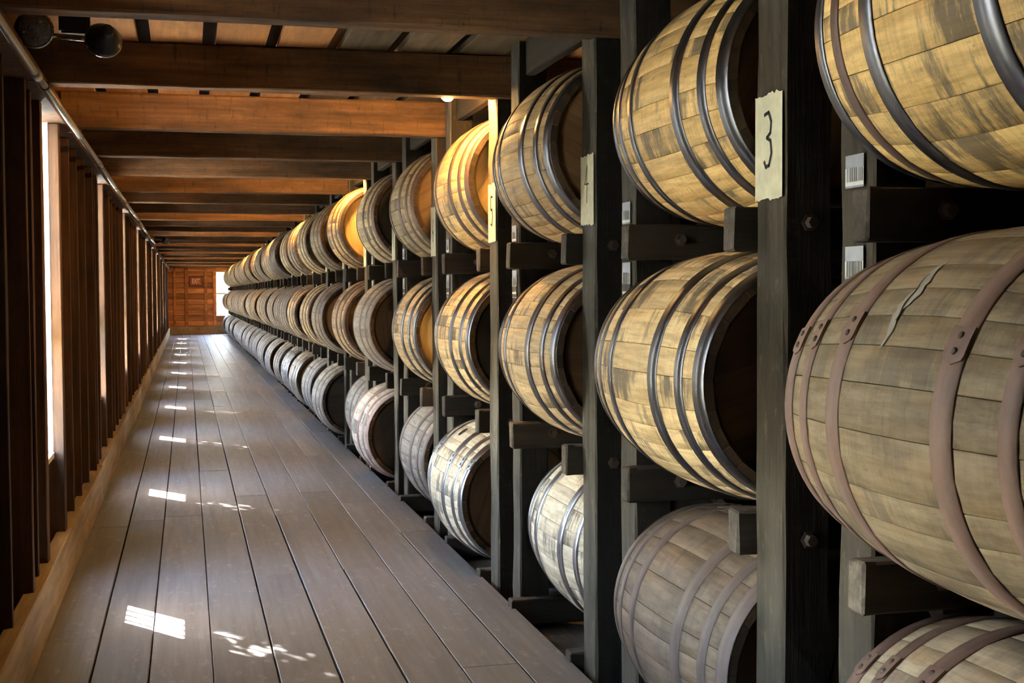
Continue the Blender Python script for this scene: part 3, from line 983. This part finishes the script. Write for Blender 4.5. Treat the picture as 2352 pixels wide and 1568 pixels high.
def make_barrel(n, tier):
    sp = SPEC[tier].get(n)
    if sp is None:
        opts = {'top': [('oak', OLIVE, 'brownhoop', 'headdark', 'olive tan barrel with brown hoops'), ('oak', (0.74, 0.57, 0.31), 'brownhoop', 'head', 'tan barrel with brown hoops'), ('oldoak', (0.56, 0.46, 0.28), 'greyhoop', 'headdark', 'olive grey barrel with grey hoops')],
                'middle': [('oak', (0.78, 0.60, 0.36), 'brownhoop', 'head', 'tan barrel with brown hoops'), ('oldoak', (0.56, 0.48, 0.40), 'greyhoop', 'headdark', 'grey barrel with grey hoops'), ('oak', (0.80, 0.66, 0.46), 'greyhoop', 'headdark', 'pale tan barrel with grey hoops')],
                'bottom': [('oldoak', (0.47, 0.43, 0.40), 'greyhoop', 'headdark', 'grey barrel with grey hoops'), ('oldoak', (0.50, 0.45, 0.41), 'greyhoop', 'head', 'pale grey barrel with grey hoops'), ('oak', (0.60, 0.53, 0.45), 'greyhoop', 'headdark', 'whitish barrel with grey hoops')]}[tier]
        o_ = rb.choice(opts)
        sp = (*o_[:4], 1.41 + rb.uniform(-0.03, 0.03), o_[4])
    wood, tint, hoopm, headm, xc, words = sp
    zc = RT[tier] + rad(0.368) + 0.0062
    xc = max(xc, 1.38)
    pos = ORD[n + 1] if n + 1 < 28 else ORD[28]
    roll = rb.uniform(0, 2 * PI)
    if (n, tier) == (2, 'bottom'):
        roll = 0.3
    root = empty('barrel', (xc, ymid(n), zc), (0, roll, 0), category='barrel', group='oak barrels lying in the %s tier of the rack' % tier)
    root['label'] = '%s, %s in the %s tier' % (words, pos, tier)
    pz = rb.randrange(4)
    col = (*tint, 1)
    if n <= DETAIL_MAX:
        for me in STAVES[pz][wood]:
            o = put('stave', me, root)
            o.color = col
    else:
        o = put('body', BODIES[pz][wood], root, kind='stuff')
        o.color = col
    for i, (nm, t0, t1) in enumerate(HOOPS):
        mk = hoopm
        if (n, tier) == (-1, 'top') and i == 4:
            mk = 'brownhoop'
        h = put(nm, hoop_me(i, mk, 72 if n < 6 else 40), root)
        if n <= 2:
            la = {(-1, 'middle'): 2.55, (-1, 'bottom'): 2.2, (2, 'bottom'): 2.45}.get((n, tier), rb.uniform(0.3, 1.6)) + 0.03 * (i % 3)
            # angle is counted from +X towards +Z in the room; undo the roll of the barrel (a turn about Y takes +X to -Z)
            la = la + roll
            lp = put('lap', lap_me(i, mk), h, rot=(0, -la, 0))
            tm = (t0 + t1) / 2
            nx = math.atan2(2 * (RBIL - RHEAD) * tm / HALF ** 2, 1)
            for a in (0.045, 0.125):
                aa = la + a
                p = Vector(((rad(tm) + 0.0060) * math.cos(aa), tm, (rad(tm) + 0.0060) * math.sin(aa)))
                put('rivet', rivet_me(), h, p, (0, -aa, 0))
    hd = put('head', head_me(headm, -1), root)
    put('head', head_me(headm, 1), root)
    if n <= 8:
        for i in range(6):
            put('head_board', head_board_me(headm, i), hd)
    return root, roll

BAR = {}
for n in range(-1, NB):
    for tier in ('top', 'middle', 'bottom'):
        BAR[(n, tier)] = make_barrel(n, tier)

# bung of the pale barrel low in the rack, and the smear of sealant on the big weathered one
def surf(aw, t, off):
    return Vector(((rad(t) + off) * math.cos(aw), t, (rad(t) + off) * math.sin(aw)))
root, roll = BAR[(2, 'bottom')]
bm = bmesh.new()
N = 20
ring = [bm.verts.new(surf(2.18 + roll + 0.085 * math.cos(2 * PI * k / N), 0.01 + 0.024 * math.sin(2 * PI * k / N), 0.004)) for k in range(N)]
ring2 = [bm.verts.new(surf(2.18 + roll + 0.075 * math.cos(2 * PI * k / N), 0.01 + 0.020 * math.sin(2 * PI * k / N), 0.0015)) for k in range(N)]
for k in range(N):
    bm.faces.new((ring[k], ring[(k + 1) % N], ring2[(k + 1) % N], ring2[k]))
bm.faces.new(ring2)
bmesh.ops.recalc_face_normals(bm, faces=bm.faces[:])
put('bung', to_mesh(bm, 'bung', 'hole'), root, label='dark bung hole')
root, roll = BAR[(-1, 'middle')]
bm = bmesh.new()
sr = random.Random(5)
lo, hi = [], []
for k in range(19):
    a = 2.20 + 0.55 * k / 18
    wv = 0.002 + 0.015 * math.sin(PI * k / 18) * sr.uniform(0.35, 1.1)
    tt = 0.028 + 0.007 * math.sin(k * 0.7) + 0.0012 * (k - 9)
    lo.append(bm.verts.new(surf(a + roll, tt - wv, 0.0022)))
    hi.append(bm.verts.new(surf(a + roll, tt + wv, 0.0022)))
for k in range(18):
    bm.faces.new((lo[k], hi[k], hi[k + 1], lo[k + 1]))
put('sealant_smear', to_mesh(bm, 'sealant_smear', 'sealant'), root, label='pale smear of sealant')
bm = bmesh.new()
lo, hi = [], []
for k in range(13):
    a = 2.30 + 0.30 * k / 12
    lo.append(bm.verts.new(surf(a + roll, 0.0265 + 0.003 * math.sin(k), 0.0032)))
    hi.append(bm.verts.new(surf(a + roll, 0.0295 + 0.003 * math.sin(k), 0.0032)))
for k in range(12):
    bm.faces.new((lo[k], hi[k], hi[k + 1], lo[k + 1]))
put('crack', to_mesh(bm, 'crack', 'hole'), root)

# ------------------------------------------------------------------ conduit along the left wall
con = empty('conduit', (-0.455, 0, 1.975), category='conduit', label='long grey metal conduit running under the ceiling along the left wall')
def pz_(y): return 0.002 + max(0, (y - 3.6)) * 0.0032
bm = bmesh.new()
pts = [(-0.003 + 0.006 * (k % 2), y, pz_(y)) for k, y in enumerate([YBACK + 0.05, 1.5, 4.45, 7.45, 10.5, 13.5, 16.6, 20.3])]
for p, q in zip(pts, pts[1:]):
    tube(bm, p, q, 0.0125, 12)
put('pipe', to_mesh(bm, 'pipe', 'pipe', True), con)
for p in pts[1:-1]:
    bm = bmesh.new()
    tube(bm, (p[0], p[1] - 0.05, p[2]), (p[0], p[1] + 0.05, p[2]), 0.0165, 12)
    put('coupling', to_mesh(bm, 'coupling', 'pipe', True), con)
for k in range(12):
    y = 1.7 + k * 1.5
    bm = bmesh.new()
    lathe(bm, [(0.0130, -0.01), (0.0165, -0.01), (0.0165, 0.01), (0.0130, 0.01)], 12, 'Y', close=True)
    add_box(bm, (-0.028, 0, 0.016), (0.050, 0.018, 0.003))
    put('strap', to_mesh(bm, 'strap', 'rust'), con, (0, y, pz_(y)))

# ------------------------------------------------------------------ emergency lights
def em_light(loc, label, s=1.0):
    root = empty('emergency_light', loc, category='lamp', label=label, group='twin emergency lights under the ceiling')
    bm = bmesh.new()
    tube(bm, (-0.19, 0, 0.0), (0.07, 0, -0.015), 0.010, 10)
    put('bar', to_mesh(bm, 'bar', 'chrome', True), root)
    bm = bmesh.new()
    add_box(bm, (-0.08, 0.03, 0.07), (0.10, 0.06, 0.12))
    bmesh.ops.bevel(bm, geom=bm.edges[:], offset=0.008, segments=2, affect='EDGES')
    put('junction_box', to_mesh(bm, 'junction_box', 'black'), root)
    bm = bmesh.new()
    add_box(bm, (-0.08, 0.03, 0.1), (0.03, 0.02, ZDECK - loc[2] - 0.106))
    for v in bm.verts:
        v.co.z += (ZDECK - loc[2] - 0.106) / 2
    put('stem', to_mesh(bm, 'stem', 'black'), root)
    for side, c, d in (('l', (-0.205, -0.02, 0.012), Vector((0.22, -1, -0.30))), ('r', (0.015, -0.01, -0.010), Vector((-0.25, 1, -0.30)))):
        q = d.normalized().to_track_quat('Z', 'Y').to_euler()
        bm = bmesh.new()
        # shell: hub behind, cone, rim (axis Z is the way the lamp looks)
        rr = lathe(bm, [(0.018, -0.075), (0.021, -0.070), (0.021, -0.048), (0.030, -0.044), (0.056, -0.004), (0.0595, 0.002), (0.0595, 0.012), (0.055, 0.014)], 28, 'Z')
        cap(bm, rr[0][::-1])
        h = put('lamp_head', to_mesh(bm, 'lamp_head', 'black', True), root, c, q)
        bm = bmesh.new()
        lathe(bm, [(0.0595, 0.004), (0.0625, 0.005), (0.0625, 0.011), (0.0575, 0.0145)], 28, 'Z')
        put('rim', to_mesh(bm, 'rim', 'chrome', True), h)
        bm = bmesh.new()
        rr = lathe(bm, [(0.0575, 0.010), (0.048, 0.018), (0.030, 0.024), (0.010, 0.027)], 28, 'Z')
        cap(bm, rr[-1])
        put('lens', to_mesh(bm, 'lens', 'lens', True), h)
    return root
em_light((-0.272, 4.62, 2.138), 'black twin emergency light with round heads, nearest, top left under the beams')
em_light((-0.30, 20.0, 2.075), 'small dark twin emergency light far down the aisle at the end of the conduit')

# ------------------------------------------------------------------ exit sign
ex = empty('exit_sign', (0.295, YEND - 0.06, 1.672), category='sign', label='red exit sign in a dark frame on the end wall')
bm = bmesh.new()
add_box(bm, (0, 0.03, 0), (0.42, 0.05, 0.32))
bmesh.ops.bevel(bm, geom=bm.edges[:], offset=0.01, segments=1, affect='EDGES')
put('frame', to_mesh(bm, 'frame', 'rust'), ex)
bm = bmesh.new()
add_box(bm, (0, 0.0, 0), (0.345, 0.014, 0.245))
put('face', to_mesh(bm, 'face', 'red'), ex)
cu = bpy.data.curves.new('letters', 'FONT')
cu.body = 'EXIT'
cu.align_x, cu.align_y = 'CENTER', 'CENTER'
cu.size = 0.19
cu.extrude = 0.002
cu.offset = 0.004
tmp = bpy.data.objects.new('letters', cu)
C.objects.link(tmp)
me = bpy.data.meshes.new_from_object(tmp.evaluated_get(bpy.context.evaluated_depsgraph_get()))
bpy.data.objects.remove(tmp)
me.transform(Matrix.Diagonal((0.62, 1.1, 1, 1)))
me.materials.clear()
me.materials.append(M['signwhite'])
put('letters', me, ex, (0.0, -0.010, 0.0), (PI / 2, 0, 0))

# ------------------------------------------------------------------ bulbs hanging at every third bay
for n in range(2, NB, 3):
    y = YBEAM + (n - 1) * L + 0.106 + 0.040
    root = empty('ceiling_bulb', (1.115, y, 2.137 if n == 2 else 2.155), category='lamp', group='bare bulbs under the ceiling by the rack')
    root['label'] = 'lit bare bulb at the rack, above the %s bay of barrels' % ORD[n + 1]
    bm = bmesh.new()
    rr = lathe(bm, [(0.004, -0.030), (0.016, -0.027), (0.027, -0.015), (0.030, 0.0), (0.027, 0.015), (0.018, 0.032), (0.014, 0.045)], 20, 'Z')
    cap(bm, rr[0][::-1]); cap(bm, rr[-1])
    put('bulb', to_mesh(bm, 'bulb', 'bulb', True), root)
    bm = bmesh.new()
    rr = lathe(bm, [(0.015, 0.045), (0.019, 0.047), (0.019, 0.085), (0.034, 0.090), (0.036, 0.151 if n == 2 else 0.133)], 20, 'Z')
    cap(bm, rr[0][::-1]); cap(bm, rr[-1])
    put('socket', to_mesh(bm, 'socket', 'socket', True), root)
